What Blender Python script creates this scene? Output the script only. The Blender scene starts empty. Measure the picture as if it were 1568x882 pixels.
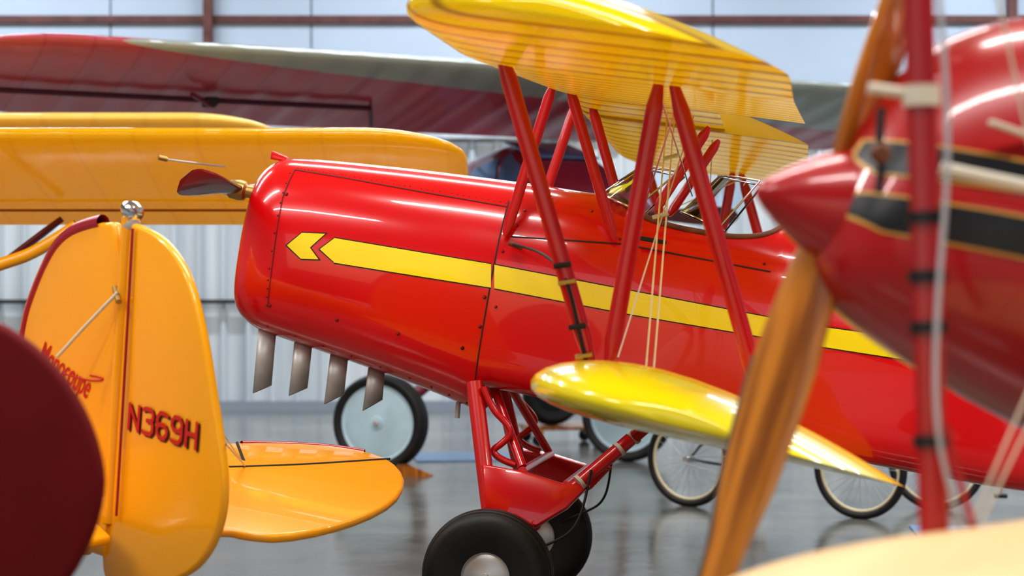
import bpy, bmesh, math
from mathutils import Vector, Matrix
# ------------------------------------------------------------------ survey constants
F=3049.0; CU,CV=784.0,441.0; H=1.53
CAM=Vector((0,0,H))
def W(u,v,d): return Vector(((u-CU)/F*d, d, H+(CV-v)/F*d))
sc=bpy.context.scene
sc.view_settings.view_transform='Standard'
sc.view_settings.exposure=.10
try: sc.view_settings.look='Medium High Contrast'
except Exception as e: print(e)
COL=sc.collection
# ------------------------------------------------------------------ materials
def newmat(name):
    m=bpy.data.materials.new(name); m.use_nodes=True
    nt=m.node_tree; b=nt.nodes['Principled BSDF']; return m,nt,b
def setin(b,k,v):
    if k in b.inputs: b.inputs[k].default_value=v
def mat(name,col,rough=.4,metal=0,coat=0,var=0.0,vscale=2.0,bump=0,bscale=30,emit=None,estr=0,spec=.5):
    m,nt,b=newmat(name)
    c=(col[0],col[1],col[2],1)
    setin(b,'Base Color',c); setin(b,'Roughness',rough); setin(b,'Metallic',metal)
    setin(b,'Coat Weight',coat); setin(b,'Coat Roughness',.03); setin(b,'Specular IOR Level',spec)
    if emit: setin(b,'Emission Color',(*emit,1)); setin(b,'Emission Strength',estr)
    tc=nt.nodes.new('ShaderNodeTexCoord')
    if var>0:
        n=nt.nodes.new('ShaderNodeTexNoise'); n.inputs['Scale'].default_value=vscale; n.inputs['Detail'].default_value=5
        nt.links.new(tc.outputs['Object'],n.inputs['Vector'])
        r=nt.nodes.new('ShaderNodeValToRGB')
        r.color_ramp.elements[0].position=.3; r.color_ramp.elements[1].position=.7
        r.color_ramp.elements[0].color=(col[0]*(1-var),col[1]*(1-var),col[2]*(1-var),1)
        r.color_ramp.elements[1].color=(min(1,col[0]*(1+var)),min(1,col[1]*(1+var)),min(1,col[2]*(1+var)),1)
        nt.links.new(n.outputs['Fac'],r.inputs['Fac']); nt.links.new(r.outputs['Color'],b.inputs['Base Color'])
    if bump>0:
        n2=nt.nodes.new('ShaderNodeTexNoise'); n2.inputs['Scale'].default_value=bscale; n2.inputs['Detail'].default_value=3
        nt.links.new(tc.outputs['Object'],n2.inputs['Vector'])
        bp=nt.nodes.new('ShaderNodeBump'); bp.inputs['Strength'].default_value=bump; bp.inputs['Distance'].default_value=.01
        nt.links.new(n2.outputs['Fac'],bp.inputs['Height']); nt.links.new(bp.outputs['Normal'],b.inputs['Normal'])
    return m
def fabric(name,col,rib,spacing=.3,rough=.25,trans=0.0,two=None,coat=.5,bumpd=.02,ribw=.12,tcol=None,tk=(.45,.38,.3)):
    """doped fabric over ribs: ribs every `spacing` along local Y"""
    m,nt,b=newmat(name); N=nt.nodes.new; L=nt.links.new
    setin(b,'Roughness',rough); setin(b,'Coat Weight',coat); setin(b,'Coat Roughness',.10)
    tc=N('ShaderNodeTexCoord'); sp=N('ShaderNodeSeparateXYZ'); L(tc.outputs['Object'],sp.inputs[0])
    pp=N('ShaderNodeMath'); pp.operation='PINGPONG'; pp.inputs[1].default_value=spacing/2
    L(sp.outputs['Y'],pp.inputs[0])
    mr=N('ShaderNodeMapRange'); mr.inputs['From Min'].default_value=0; mr.inputs['From Max'].default_value=spacing*ribw
    mr.interpolation_type='SMOOTHSTEP'; L(pp.outputs[0],mr.inputs['Value'])
    base=N('ShaderNodeMixRGB'); base.inputs[1].default_value=(*rib,1); base.inputs[2].default_value=(*col,1)
    L(mr.outputs[0],base.inputs[0]); out=base.outputs[0]
    if two:
        col2,x0,k=two
        ml=N('ShaderNodeMath'); ml.operation='MULTIPLY_ADD'; ml.inputs[1].default_value=k; L(sp.outputs['Y'],ml.inputs[0]); L(sp.outputs['X'],ml.inputs[2])
        gt=N('ShaderNodeMath'); gt.operation='LESS_THAN'; gt.inputs[1].default_value=x0; L(ml.outputs[0],gt.inputs[0])
        mx=N('ShaderNodeMixRGB'); L(gt.outputs[0],mx.inputs[0]); L(out,mx.inputs[1]); mx.inputs[2].default_value=(*col2,1); out=mx.outputs[0]
    L(out,b.inputs['Base Color'])
    sn=N('ShaderNodeMapRange'); sn.inputs['From Max'].default_value=spacing/2; sn.interpolation_type='SMOOTHERSTEP'; L(pp.outputs[0],sn.inputs['Value'])
    bp=N('ShaderNodeBump'); bp.inputs['Strength'].default_value=.6; bp.inputs['Distance'].default_value=bumpd; bp.invert=True
    L(sn.outputs[0],bp.inputs['Height']); L(bp.outputs['Normal'],b.inputs['Normal'])
    if trans>0:
        tr=N('ShaderNodeBsdfTranslucent')
        if tcol:
            m2=N('ShaderNodeMixRGB'); m2.inputs[1].default_value=(tcol[0]*tk[0],tcol[1]*tk[1],tcol[2]*tk[2],1); m2.inputs[2].default_value=(*tcol,1); L(mr.outputs[0],m2.inputs[0]); L(m2.outputs[0],tr.inputs['Color'])
        else: L(out,tr.inputs['Color'])
        mx=N('ShaderNodeMixShader'); mx.inputs[0].default_value=trans
        L(b.outputs[0],mx.inputs[1]); L(tr.outputs[0],mx.inputs[2])
        L(mx.outputs[0],nt.nodes['Material Output'].inputs['Surface'])
    return m
def glassmat(name,tint=(.88,.94,1)):
    m,nt,b=newmat(name); N=nt.nodes.new; L=nt.links.new
    t=N('ShaderNodeBsdfTransparent'); t.inputs[0].default_value=(*tint,1)
    g=N('ShaderNodeBsdfGlossy'); g.inputs['Roughness'].default_value=.05
    lw=N('ShaderNodeLayerWeight'); lw.inputs[0].default_value=.2
    mx=N('ShaderNodeMixShader'); L(lw.outputs['Fresnel'],mx.inputs[0]); L(t.outputs[0],mx.inputs[1]); L(g.outputs[0],mx.inputs[2])
    L(mx.outputs[0],nt.nodes['Material Output'].inputs['Surface']); return m

RED=mat('red_enamel',(.64,.003,.006),.2,0,.8,.05,1.5)
REDS=mat('red_strut_paint',(.54,.003,.008),.3,0,.5,.06,4)
DKRED=mat('dark_red_dope',(.13,.002,.004),.7,0,.0,.15,3,.1,120,spec=.25)
FGRED=mat('deep_red_enamel',(.36,.004,.006),.3,0,.5,.12,2)
YEL=mat('yellow_enamel',(.90,.70,.004),.3,0,.4,.04,3)
YELF=fabric('yellow_doped_fabric',(.95,.74,.004),(.50,.28,.004),.21,.18,.4,None,.7,.014,.2,tcol=(.98,.80,.04))
YELL=mat('lower_wing_yellow',(.92,.76,.01),.22,0,.6,.06,2)
BLK=mat('black_paint',(.008,.008,.01),.35)
ORG=mat('orange_dope',(.92,.39,.003),.3,0,.5,.04,1.2,.02,60)
ORGF=fabric('orange_doped_fabric',(.98,.54,.004),(.96,.51,.003),.34,.12,.42,None,1.0,.014,.05,tcol=(1,.70,.03),tk=(.95,.92,.9))
CRMF=fabric('cream_doped_fabric',(.92,.68,.16),(.88,.63,.15),.34,.4,.3)
MARF=fabric('maroon_grey_fabric',(.54,.10,.14),(.44,.075,.11),.36,.26,.2,((.42,.46,.42),.43,.16),.4,.03,.05)
MAR=mat('maroon_paint',(.17,.012,.03),.35,0,.4,.1,2)
STEEL=mat('galvanised_steel',(.50,.50,.50),.42,.35,0,.2,8)
CHROME=mat('polished_metal',(.75,.75,.78),.15,1)
RUB=mat('tyre_rubber',(.012,.012,.014),.5,0,0,.25,12,.1,80)
HUB=mat('painted_wheel_disc',(.50,.68,.78),.4,0,.2,.08,5)
ALU=mat('aluminium_hub',(.6,.6,.62),.35,.7)
LEA=mat('brown_leather',(.16,.05,.02),.55,0,0,.25,20,.3,80)
BRN=mat('bronze_brown',(.12,.03,.03),.25,.3,.6,.3,5)
BRASS=mat('brass',(.5,.33,.12),.4,.9)
WIRE=mat('bracing_wire',(.7,.62,.35),.35,.3)
PALE=mat('pale_cord',(.62,.56,.46),.6)
DARK=mat('dark_interior',(.02,.018,.02),.7)
CREAM=mat('cream_dope',(.70,.48,.25),.5,0,.1,.08,3)
GOLD=mat('gold_pinstripe',(.6,.32,.06),.35)
GLASS=glassmat('windshield_glass')
# varnished wood
def woodmat():
    m,nt,b=newmat('varnished_wood'); N=nt.nodes.new; L=nt.links.new
    tc=N('ShaderNodeTexCoord'); mp=N('ShaderNodeMapping'); mp.inputs['Scale'].default_value=(16,16,1.1); L(tc.outputs['Object'],mp.inputs[0])
    w=N('ShaderNodeTexNoise'); w.inputs['Scale'].default_value=2; w.inputs['Detail'].default_value=8; L(mp.outputs[0],w.inputs['Vector'])
    r=N('ShaderNodeValToRGB'); r.color_ramp.elements[0].color=(.24,.07,.006,1); r.color_ramp.elements[1].color=(.58,.21,.02,1)
    r.color_ramp.elements[0].position=.36; r.color_ramp.elements[1].position=.62
    L(w.outputs['Fac'],r.inputs[0]); L(r.outputs[0],b.inputs['Base Color']); setin(b,'Roughness',.3); setin(b,'Coat Weight',.5); return m
WOOD=woodmat()
# ------------------------------------------------------------------ frames / builders
class Frame:
    def __init__(s,name,loc,yaw,pitch):
        s.M=Matrix.Translation(loc)@Matrix.Rotation(math.radians(yaw),4,'Z')@Matrix.Rotation(math.radians(pitch),4,'Y')
        e=bpy.data.objects.new(name,None); COL.objects.link(e); e.empty_display_size=.3; e.matrix_world=s.M
        s.e=e; s.inv=s.M.inverted(); s.c=s.inv@CAM; s.r=s.inv.to_3x3()
    def S(s,u,v,y):
        d=s.r@Vector(((u-CU)/F,1,(CV-v)/F)); return s.c+d*((y-s.c.y)/d.y)
    def T(s,u,v,z):
        d=s.r@Vector(((u-CU)/F,1,(CV-v)/F)); return s.c+d*((z-s.c.z)/d.z)
    def W(s,u,v,d): return s.inv@W(u,v,d)
    def w(s,p): return s.inv@Vector(p)
def mk(name,verts,faces,m,fr=None,smooth=True,sharp=None,mats=None,fm=None):
    me=bpy.data.meshes.new(name); bm=bmesh.new()
    vs=[bm.verts.new(v) for v in verts]
    for i,f in enumerate(faces):
        try:
            ff=bm.faces.new([vs[k] for k in f]); ff.smooth=smooth
            if fm: ff.material_index=fm[i]
        except ValueError: pass
    bmesh.ops.remove_doubles(bm,verts=bm.verts,dist=1e-5)
    bmesh.ops.recalc_face_normals(bm,faces=bm.faces)
    if sharp:
        for e in bm.edges:
            if len(e.link_faces)==2 and e.calc_face_angle(0)>math.radians(sharp): e.smooth=False
    bm.to_mesh(me); bm.free()
    for mm in (mats or [m]): me.materials.append(mm)
    o=bpy.data.objects.new(name,me); COL.objects.link(o)
    if fr is not None: o.parent=fr.e if isinstance(fr,Frame) else fr
    return o
def loft(name,rings,m,fr,cap=True,closed=True,sharp=40,smooth=True):
    n=len(rings[0]); V=[p for r in rings for p in r]; Fc=[]
    for i in range(len(rings)-1):
        for j in range(n if closed else n-1):
            k=(j+1)%n; Fc.append((i*n+j,i*n+k,(i+1)*n+k,(i+1)*n+j))
    if cap and closed:
        Fc.append(tuple(range(n))); Fc.append(tuple((len(rings)-1)*n+j for j in range(n)))
    return mk(name,V,Fc,m,fr,smooth,sharp)
def strut(name,p,q,m,fr,c=.06,t=.026,fore=Vector((1,0,0)),taper=True,n=14):
    p=Vector(p);q=Vector(q);d=(q-p).normalized(); x=(fore-d*fore.dot(d))
    if x.length<1e-4: x=d.orthogonal()
    x.normalize(); y=d.cross(x); L=(q-p).length
    ks=[0,.02,.1,.9,.98,1] if taper else [0,1]; sz=[.35,.6,1,1,.6,.35] if taper else [1,1]
    rings=[[p+(q-p)*k+x*(c/2*s*math.cos(a*2*math.pi/n))+y*(t/2*math.sin(a*2*math.pi/n)) for a in range(n)] for k,s in zip(ks,sz)]
    return loft(name,rings,m,fr)
def cyl(name,p,q,r,m,fr,n=14,r2=None):
    p=Vector(p);q=Vector(q);d=(q-p).normalized();x=d.orthogonal().normalized();y=d.cross(x);r2=r if r2 is None else r2
    rings=[[c+x*(rr*math.cos(a*2*math.pi/n))+y*(rr*math.sin(a*2*math.pi/n)) for a in range(n)] for c,rr in((p,r),(q,r2))]
    return loft(name,rings,m,fr)
def tube(name,pts,r,m,fr,cyclic=False,smooth=True):
    cu=bpy.data.curves.new(name,'CURVE'); cu.dimensions='3D'; cu.bevel_depth=r; cu.bevel_resolution=3
    if smooth and len(pts)>2:
        sp=cu.splines.new('NURBS'); sp.points.add(len(pts)-1)
        for a,p in zip(sp.points,pts): a.co=(*p,1)
        sp.use_endpoint_u=not cyclic; sp.order_u=3; sp.use_cyclic_u=cyclic
    else:
        sp=cu.splines.new('POLY'); sp.points.add(len(pts)-1)
        for a,p in zip(sp.points,pts): a.co=(*p,1)
        sp.use_cyclic_u=cyclic
    cu.materials.append(m); o=bpy.data.objects.new(name,cu); COL.objects.link(o)
    if fr is not None: o.parent=fr.e if isinstance(fr,Frame) else fr
    return o
def lathe(name,prof,c,m,fr,axis=Vector((0,1,0)),n=64,sharp=35,cap=True):
    axis=axis.normalized(); x=axis.orthogonal().normalized(); y=axis.cross(x); c=Vector(c)
    rings=[[c+axis*h+x*(r*math.cos(a*2*math.pi/n))+y*(r*math.sin(a*2*math.pi/n)) for a in range(n)] for r,h in prof]
    return loft(name,rings,m,fr,cap=cap,sharp=sharp)
def plate(name,pts,th,m,fr,bev=.012,nrm=None):
    pts=[Vector(p) for p in pts]
    if nrm is None:
        nrm=Vector((0,0,0))
        for i in range(len(pts)): nrm+=(pts[i]-pts[0]).cross(pts[(i+1)%len(pts)]-pts[0])
        nrm.normalize()
    n=len(pts); V=[p-nrm*th/2 for p in pts]+[p+nrm*th/2 for p in pts]
    Fc=[tuple(range(n)),tuple(range(n,2*n))]+[(i,(i+1)%n,(i+1)%n+n,i+n) for i in range(n)]
    o=mk(name,V,Fc,m,fr,smooth=False)
    if bev:
        b=o.modifiers.new('b','BEVEL'); b.width=bev; b.segments=3; b.limit_method='ANGLE'; b.angle_limit=math.radians(50)
    for p in o.data.polygons: p.use_smooth=True
    return o
def smoothpoly(pts,k=2,closed=True):
    for _ in range(k):
        out=[]; n=len(pts)
        for i in range(n):
            a=pts[i]; b=pts[(i+1)%n]; out+= [a*.75+b*.25, a*.25+b*.75]
        pts=out
    return pts
def box(name,c,s,m,fr=None,bev=0,rot=None):
    c=Vector(c); V=[];R=rot or Matrix.Identity(3)
    for x in(-1,1):
        for y in(-1,1):
            for z in(-1,1): V.append(c+R@Vector((x*s[0]/2,y*s[1]/2,z*s[2]/2)))
    o=mk(name,V,[(0,1,3,2),(4,6,7,5),(0,4,5,1),(2,3,7,6),(0,2,6,4),(1,5,7,3)],m,fr,smooth=False)
    if bev:
        b=o.modifiers.new('b','BEVEL'); b.width=bev; b.segments=2
    return o
def interp(tab,x):
    if x<=tab[0][0]: return tab[0][1]
    if x>=tab[-1][0]: return tab[-1][1]
    n=len(tab); sl=[(tab[i+1][1]-tab[i][1])/(tab[i+1][0]-tab[i][0]) for i in range(n-1)]
    for i in range(n-1):
        if x<=tab[i+1][0]:
            def tg(j):
                if j==0: return sl[0]
                if j==n-1: return sl[-1]
                return 0 if sl[j-1]*sl[j]<=0 else 2*sl[j-1]*sl[j]/(sl[j-1]+sl[j])
            h=tab[i+1][0]-tab[i][0]; t=(x-tab[i][0])/h
            return (2*t**3-3*t*t+1)*tab[i][1]+(t**3-2*t*t+t)*h*tg(i)+(-2*t**3+3*t*t)*tab[i+1][1]+(t**3-t*t)*h*tg(i+1)
class Body:
    """fuselage loft: w,zb,zt tables over local x"""
    def __init__(s,w,zb,zt,zmf=.42,eu=2.4,el=4.5,nose=None,sill=None,sy=None):
        s.w,s.zb,s.zt,s.zmf,s.eu,s.el,s.nose,s.sill=w,zb,zt,zmf,eu,el,nose,sill
    def sec(s,a):
        w=interp(s.w,a);zb=interp(s.zb,a);zt=interp(s.zt,a)
        if s.nose:
            a0,r,k=s.nose; x=a-a0
            if x<r:
                q=1-k*(1-math.sqrt(max(0,1-((r-x)/r)**2))); mid=(zb+zt)/2
                w*=q; zb=mid+(zb-mid)*q; zt=mid+(zt-mid)*q
        return w,zb,zt,zb+(zt-zb)*s.zmf
    def hw(s,a,z):
        w,zb,zt,zm=s.sec(a)
        if z>=zm: return w*max(0,1-min(1,(z-zm)/(zt-zm))**s.eu)**(1/s.eu)
        return w*max(0,1-min(1,(zm-z)/(zm-zb))**s.el)**(1/s.el)
    def ring(s,a,nu=18,nl=12):
        w,zb,zt,zm=s.sec(a); ps=math.pi/2
        if s.sill:
            zs=s.sill(a)
            if zs is not None and zs<zt: ps=math.asin(min(1,max(0,(zs-zm)/(zt-zm)))**(s.eu/2))
        half=[]
        for i in range(nu+1):
            f=ps*(1-i/nu); half.append((w*math.cos(f)**(2/s.eu) if f<math.pi/2-1e-6 else 0, zm+(zt-zm)*math.sin(f)**(2/s.eu)))
        for i in range(1,nl+1):
            f=math.pi/2*i/nl; half.append((w*math.cos(f)**(2/s.el) if i<nl else 0, zm-(zm-zb)*math.sin(f)**(2/s.el)))
        return [Vector((a,-y,z)) for y,z in half]+[Vector((a,y,z)) for y,z in half[-2::-1]]
    def build(s,name,As,m,fr,cap=True):
        rings=[s.ring(a) for a in As]; n=len(rings[0]); V=[p for r in rings for p in r]; Fc=[]
        for i in range(len(rings)-1):
            for j in range(n-1): Fc.append((i*n+j,i*n+j+1,(i+1)*n+j+1,(i+1)*n+j))
        if cap: Fc.append(tuple(range(n-1))); Fc.append(tuple((len(rings)-1)*n+j for j in range(n-1)))
        return mk(name,V,Fc,m,fr,True,50)
    def decal(s,name,top,bot,m,fr,off=.003,nx=40,nz=8,sides=(-1,1)):
        """top/bot: lists of (a,z)"""
        V=[];Fc=[]
        def at(l,t):
            x=t*(len(l)-1); i=min(int(x),len(l)-2); f=x-i; return l[i][0]*(1-f)+l[i+1][0]*f, l[i][1]*(1-f)+l[i+1][1]*f
        for sd in sides:
            o=len(V)
            for i in range(nx+1):
                ta,tz=at(top,i/nx); ba,bz=at(bot,i/nx)
                for j in range(nz+1):
                    k=j/nz; a=ta*(1-k)+ba*k; z=tz*(1-k)+bz*k; V.append(Vector((a,sd*(s.hw(a,z)+off),z)))
            for i in range(nx):
                for j in range(nz):
                    q=o+i*(nz+1)+j; Fc.append((q,q+1,q+nz+2,q+nz+1))
        return mk(name,V,Fc,m,fr)
def frange(a,b,n): return [a+(b-a)*i/(n-1) for i in range(n)]
def airfoil(tc=.12,cam=.035,n=18,camp=.4):
    up=[];lo=[]
    for i in range(n+1):
        x=(1-math.cos(math.pi*i/n))/2
        yt=5*tc*(.2969*math.sqrt(x)-.126*x-.3516*x*x+.2843*x**3-.1036*x**4)
        yc=cam/camp**2*(2*camp*x-x*x) if x<camp else cam/(1-camp)**2*(1-2*camp+2*camp*x-x*x)
        up.append((x,yc+yt)); lo.append((x,yc-yt))
    return up[::-1]+lo[1:-1]
def wing(name,fr,s0,s1,le,zf,chord,m,tc=.12,cam=.035,inc=0,tip=(0,0),tipf=(.42,.5),n=30,xf=None):
    """tip=(R at s0, R at s1) planform rounding lengths"""
    af=airfoil(tc,cam); ss=set(frange(s0+tip[0],s1-tip[1],n))
    for k in range(0,15):
        q=math.sin(math.pi/2*k/14)
        if tip[0]: ss.add(round(s0+tip[0]-tip[0]*q,5))
        if tip[1]: ss.add(round(s1-tip[1]+tip[1]*q,5))
    rings=[]
    for s in sorted(ss):
        q=1
        if tip[0] and s<s0+tip[0]: t=(s0+tip[0]-s)/tip[0]; q=math.sqrt(max(0,1-t*t))
        if tip[1] and s>s1-tip[1]: t=(s-(s1-tip[1]))/tip[1]; q=math.sqrt(max(0,1-t*t))
        c=chord*(1-(tipf[0]+tipf[1])*(1-q)); x0=le(s)+chord*tipf[0]*(1-q); z0=zf(s)
        ci,si=math.cos(math.radians(inc)),math.sin(math.radians(inc)); r=[]
        for x,y in af:
            X=x*c; Y=y*c*(.7+.3*q)
            dx=x0-le(s)+X
            r.append(Vector((le(s)+dx*ci+Y*si, s, z0-dx*si+Y*ci)))
        if xf is not None: r=[xf@p for p in r]
        rings.append(r)
    return loft(name,rings,m,fr,sharp=60)
def wheel(prefix,c,r,w,fr,hubmat,hubr,axis=Vector((0,1,0)),grooves=True,treadr=None):
    k=w/2; t=[]
    for i in range(41):
        a=math.pi*i/40; y=-k*math.cos(a); rr=r-(r-hubr)*.5+(r-hubr)*.5*math.sin(a)**.6
        if grooves and 10<=i<=30 and i%4==2: rr-=.008
        t.append((rr,y))
    prof=[(hubr,-k*.75)]+t+[(hubr,k*.75)]
    lathe(prefix+'_tyre',prof,c,RUB,fr,axis,cap=False)
    h=hubr*1.01
    lathe(prefix+'_disc',[(.001,-k*.95),(h*.16,-k*.95),(h*.18,-k*.86),(h*.75,-k*.78),(h*.92,-k*.68),(h,-k*.8),(h,k*.8),(h*.92,k*.68),(h*.18,k*.86),(.001,k*.95)],c,hubmat,fr,axis)
    lathe(prefix+'_axle_cap',[(.001,-k*1.2),(h*.08,-k*1.15),(h*.1,-k*.9),(h*.1,k*.9),(h*.08,k*1.15),(.001,k*1.2)],c,ALU,fr,axis,24)
def mir(p): return Vector((p[0],-p[1],p[2]))

# ================================================================== RED BIPLANE (main subject)
B=Frame('red_biplane',Vector((0,9.3,1.3)),-9,10)
def az(u,v,s): p=B.S(u,v,s); return (p.x,p.z)
FW=-.075
ztop=[az(u,v,-.1) for u,v in((398,241),(440,240),(600,254),(720,268),(790,277))]
ctop=sorted(ztop)
cbot=sorted([az(u,v,-.2) for u,v in((366,500),(400,512),(530,556),(650,600),(718,629))])
a0=az(361,440,-.15)[0]
cowl=Body([(a0,.27),(a0+.3,.31),(a0+.8,.35),(FW,.37)],cbot,ctop,.48,2.5,3.1,nose=(a0,.16,.26))
cowl.build('engine_cowling',[a0+.16*(1-math.cos(math.pi/2*i/9)) for i in range(10)]+frange(a0+.18,FW,24),RED,B)
zt0=.725
sillpts=sorted([az(u,v,-.32) for u,v in((930,290),(960,318),(1000,338),(1050,351),(1100,360),(1150,362),(1182,355),(1207,337))])
sa,sb=sillpts[0][0],sillpts[-1][0]
def sill(a):
    return interp(sillpts,a) if sa<a<sb else None
fus=Body([(FW,.37),(1.2,.38),(2.2,.32),(3.5,.2),(4.9,.04)],[(FW,-.235),(2.2,-.262),(3.5,-.1),(4.9,.22)],[(FW,.722),(1.2,.735),(2.2,.70),(4.9,.5)],.46,2.6,7,sill=sill)
As=frange(FW,sa,14)+frange(sa+.002,sb-.002,40)+frange(sb,4.9,30)
fo=fus.build('fuselage',As,RED,B)
lin=Body([(x,y-.025) for x,y in fus.w],[(x,y+.03) for x,y in fus.zb],[(x,y-.0) for x,y in fus.zt],.46,2.6,7,sill=lambda a: interp(sillpts,a) if sa<a<sb else None)
lin.build('cockpit_liner',frange(sa+.004,sb-.004,30),DARK,B,cap=False)
rim=[]
for a in frange(sa,sb,28):
    z=min(interp(sillpts,a),interp(fus.zt,a)); rim.append(Vector((a,-fus.hw(a,z),z)))
rimf=[mir(p) for p in rim][::-1]
tube('cockpit_leather_rim',rim+rimf,.014,LEA,B,cyclic=True)
for i,ac in enumerate((sa+.32,sb-.12)):
    plate('seat_back_%d'%i,[Vector((ac,-.22,.0)),Vector((ac,.22,.0)),Vector((ac+.04,.2,.40)),Vector((ac+.04,-.2,.40))],.04,LEA,B,.015)
box('instrument_coaming',((sa+sb)/2-.03,0,.38),(.05,.6,.22),DARK,B,.01)
def windshield(name,ab,hh,wd,lean,zb):
    n=16; rings=[]
    for k in range(6):
        h=k/5; rings.append([Vector((ab+lean*h-.20*math.cos((i/n-.5)*math.pi)+.16, wd*(1-.25*h)*math.sin((i/n-.5)*math.pi), zb+hh*h+.05*math.cos((i/n-.5)*math.pi)*(1-h))) for i in range(n+1)])
    loft(name,rings,GLASS,B,cap=False,closed=False)
    tube(name+'_frame_top',rings[-1],.005,CHROME,B); tube(name+'_frame_base',rings[0],.006,CHROME,B)
    tube(name+'_frame_side',[r[0] for r in rings],.005,CHROME,B); tube(name+'_frame_side_far',[r[-1] for r in rings],.005,CHROME,B)
windshield('front_windshield',sa-.03,.2,.27,.16,.68)
windshield('rear_windshield',(sa+sb)/2-.05,.24,.27,.14,.66)
# yellow stripe with dark edging
st=[(508,364),(755,405),(970,446),(1240,498),(1400,520),(1600,562)]
sb_=[(508,402),(755,441),(970,482),(1240,528),(1400,553),(1600,592)]
def mp(l,s=-.37): return [az(u,v,s) for u,v in l]
def stripe(g,m,off,tag):
    def ex(l,dv): return [(u,v+dv) for u,v in l]
    for nm,bd,lo,hi in (('c',cowl,508,752),('f',fus,757,1600)):
        def cut(l):
            L=[]
            for k in range(21):
                u=lo+(hi-lo)*k/20
                for i in range(len(l)-1):
                    if l[i][0]<=u<=l[i+1][0]:
                        f=(u-l[i][0])/(l[i+1][0]-l[i][0]); L.append((u,l[i][1]*(1-f)+l[i+1][1]*f)); break
            return L
        bd.decal('stripe_%s_%s'%(tag,nm),mp(cut(ex(st,-g))),mp(cut(ex(sb_,g))),m,B,off)
    cowl.decal('stripe_point_'+tag,mp([(486-1.6*g,381),(509,364-g)]),mp([(486-1.6*g,381.5),(509,402+g)]),m,B,off,10,6)
    cowl.decal('chevron_up_'+tag,mp([(434-g*1.6,375),(457,356-g),(494+g*2,357.5-g)]),mp([(434-g*1.6,375.5),(452,378),(470+g,379)]),m,B,off,14,6)
    cowl.decal('chevron_low_'+tag,mp([(434-g*1.6,375),(452,377),(470+g,378.5)]),mp([(434-g*1.6,375.5),(456,396+g),(484+g*2,397+g)]),m,B,off,14,6)
stripe(1.6,BLK,.0022,'edge'); stripe(0,YEL,.004,'yellow')
def seam(nm,bd,pts,wd=.0035):
    P=[az(u,v,-.36) for u,v in pts]
    bd.decal(nm,[(a-wd/2,z+wd/2) for a,z in P],[(a+wd/2,z-wd/2) for a,z in P],DARK,B,.0045,30,1)
cowl.decal('firewall_seam',[(FW-.004,.62),(FW-.004,-.26)],[(FW-.010,.62),(FW-.010,-.26)],DARK,B,.003,40,1)
seam('hood_seam',cowl,[(436,256),(520,270),(640,292),(772,315)])
seam('nose_ring_seam',cowl,[(437,256),(425,300),(412,400),(402,470)])
fus.decal('cockpit_panel_seam',[az(782,361,-.36),az(950,372,-.36),az(1180,415,-.36)],[az(782,363,-.36),az(950,374,-.36),az(1180,417,-.36)],DARK,B,.0035,30,1,sides=(-1,1))
def rivets(name,bd,pts,r,m):
    bm=bmesh.new()
    for a,z in pts:
        for sd in(-1,1):
            y=sd*bd.hw(a,z)
            bmesh.ops.create_icosphere(bm,subdivisions=1,radius=r,matrix=Matrix.Translation((a,y,z)))
    me=bpy.data.meshes.new(name); bm.to_mesh(me); bm.free(); me.materials.append(m)
    o=bpy.data.objects.new(name,me); COL.objects.link(o); o.parent=B.e
def along(pts,n,s=-.36):
    L=[]
    for k in range(n):
        x=k/(n-1)*(len(pts)-1); i=min(int(x),len(pts)-2); f=x-i
        L.append(az(pts[i][0]*(1-f)+pts[i+1][0]*f,pts[i][1]*(1-f)+pts[i+1][1]*f,s))
    return L
DR=mat('fastener_dark_red',(.22,.01,.01),.4,.3)
rivets('hood_rivets',cowl,along([(440,254),(520,266),(640,287),(770,309)],42),.0035,DR)
rivets('nose_ring_rivets',cowl,along([(430,262),(420,320),(405,420),(400,468)],12),.005,DR)
rivets('cowl_fasteners',cowl,along([(405,468),(512,490),(608,511),(708,533)],4)+[az(742,455,-.37),az(735,500,-.37),az(430,296,-.36),az(708,533,-.36)],.010,DR)
rivets('side_fasteners',fus,[az(u,v,-.36) for u,v in((800,322),(790,345),(902,322),(948,366),(1000,330),(1170,404),(760,470),(770,385))],.008,DR)
rivets('bottom_stitch',cowl,along([(405,500),(520,540),(640,585),(712,618)],9,-.25),.006,DR)
# exhaust stacks
for i,(tl,tr,bl,br) in enumerate((((396,500),(423,508),(387,602),(416,590)),((451,520),(478,530),(442,606),(471,594)),((506,540),(533,550),(496,619),(527,604)),((564,562),(589,570),(555,629),(586,612)))):
    R=[]
    for l,r in((tl,tr),(bl,br)):
        p=B.S(*l,-.1);q=B.S(*r,-.1);c=(p+q)/2;h=(q-p)/2
        R.append([c+h*math.cos(k*2*math.pi/20)+Vector((0,.028*math.sin(k*2*math.pi/20),0)) for k in range(20)])
    o=loft('exhaust_stack_%d'%i,R,STEEL,B,cap=False); so=o.modifiers.new('s','SOLIDIFY'); so.thickness=.003
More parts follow.
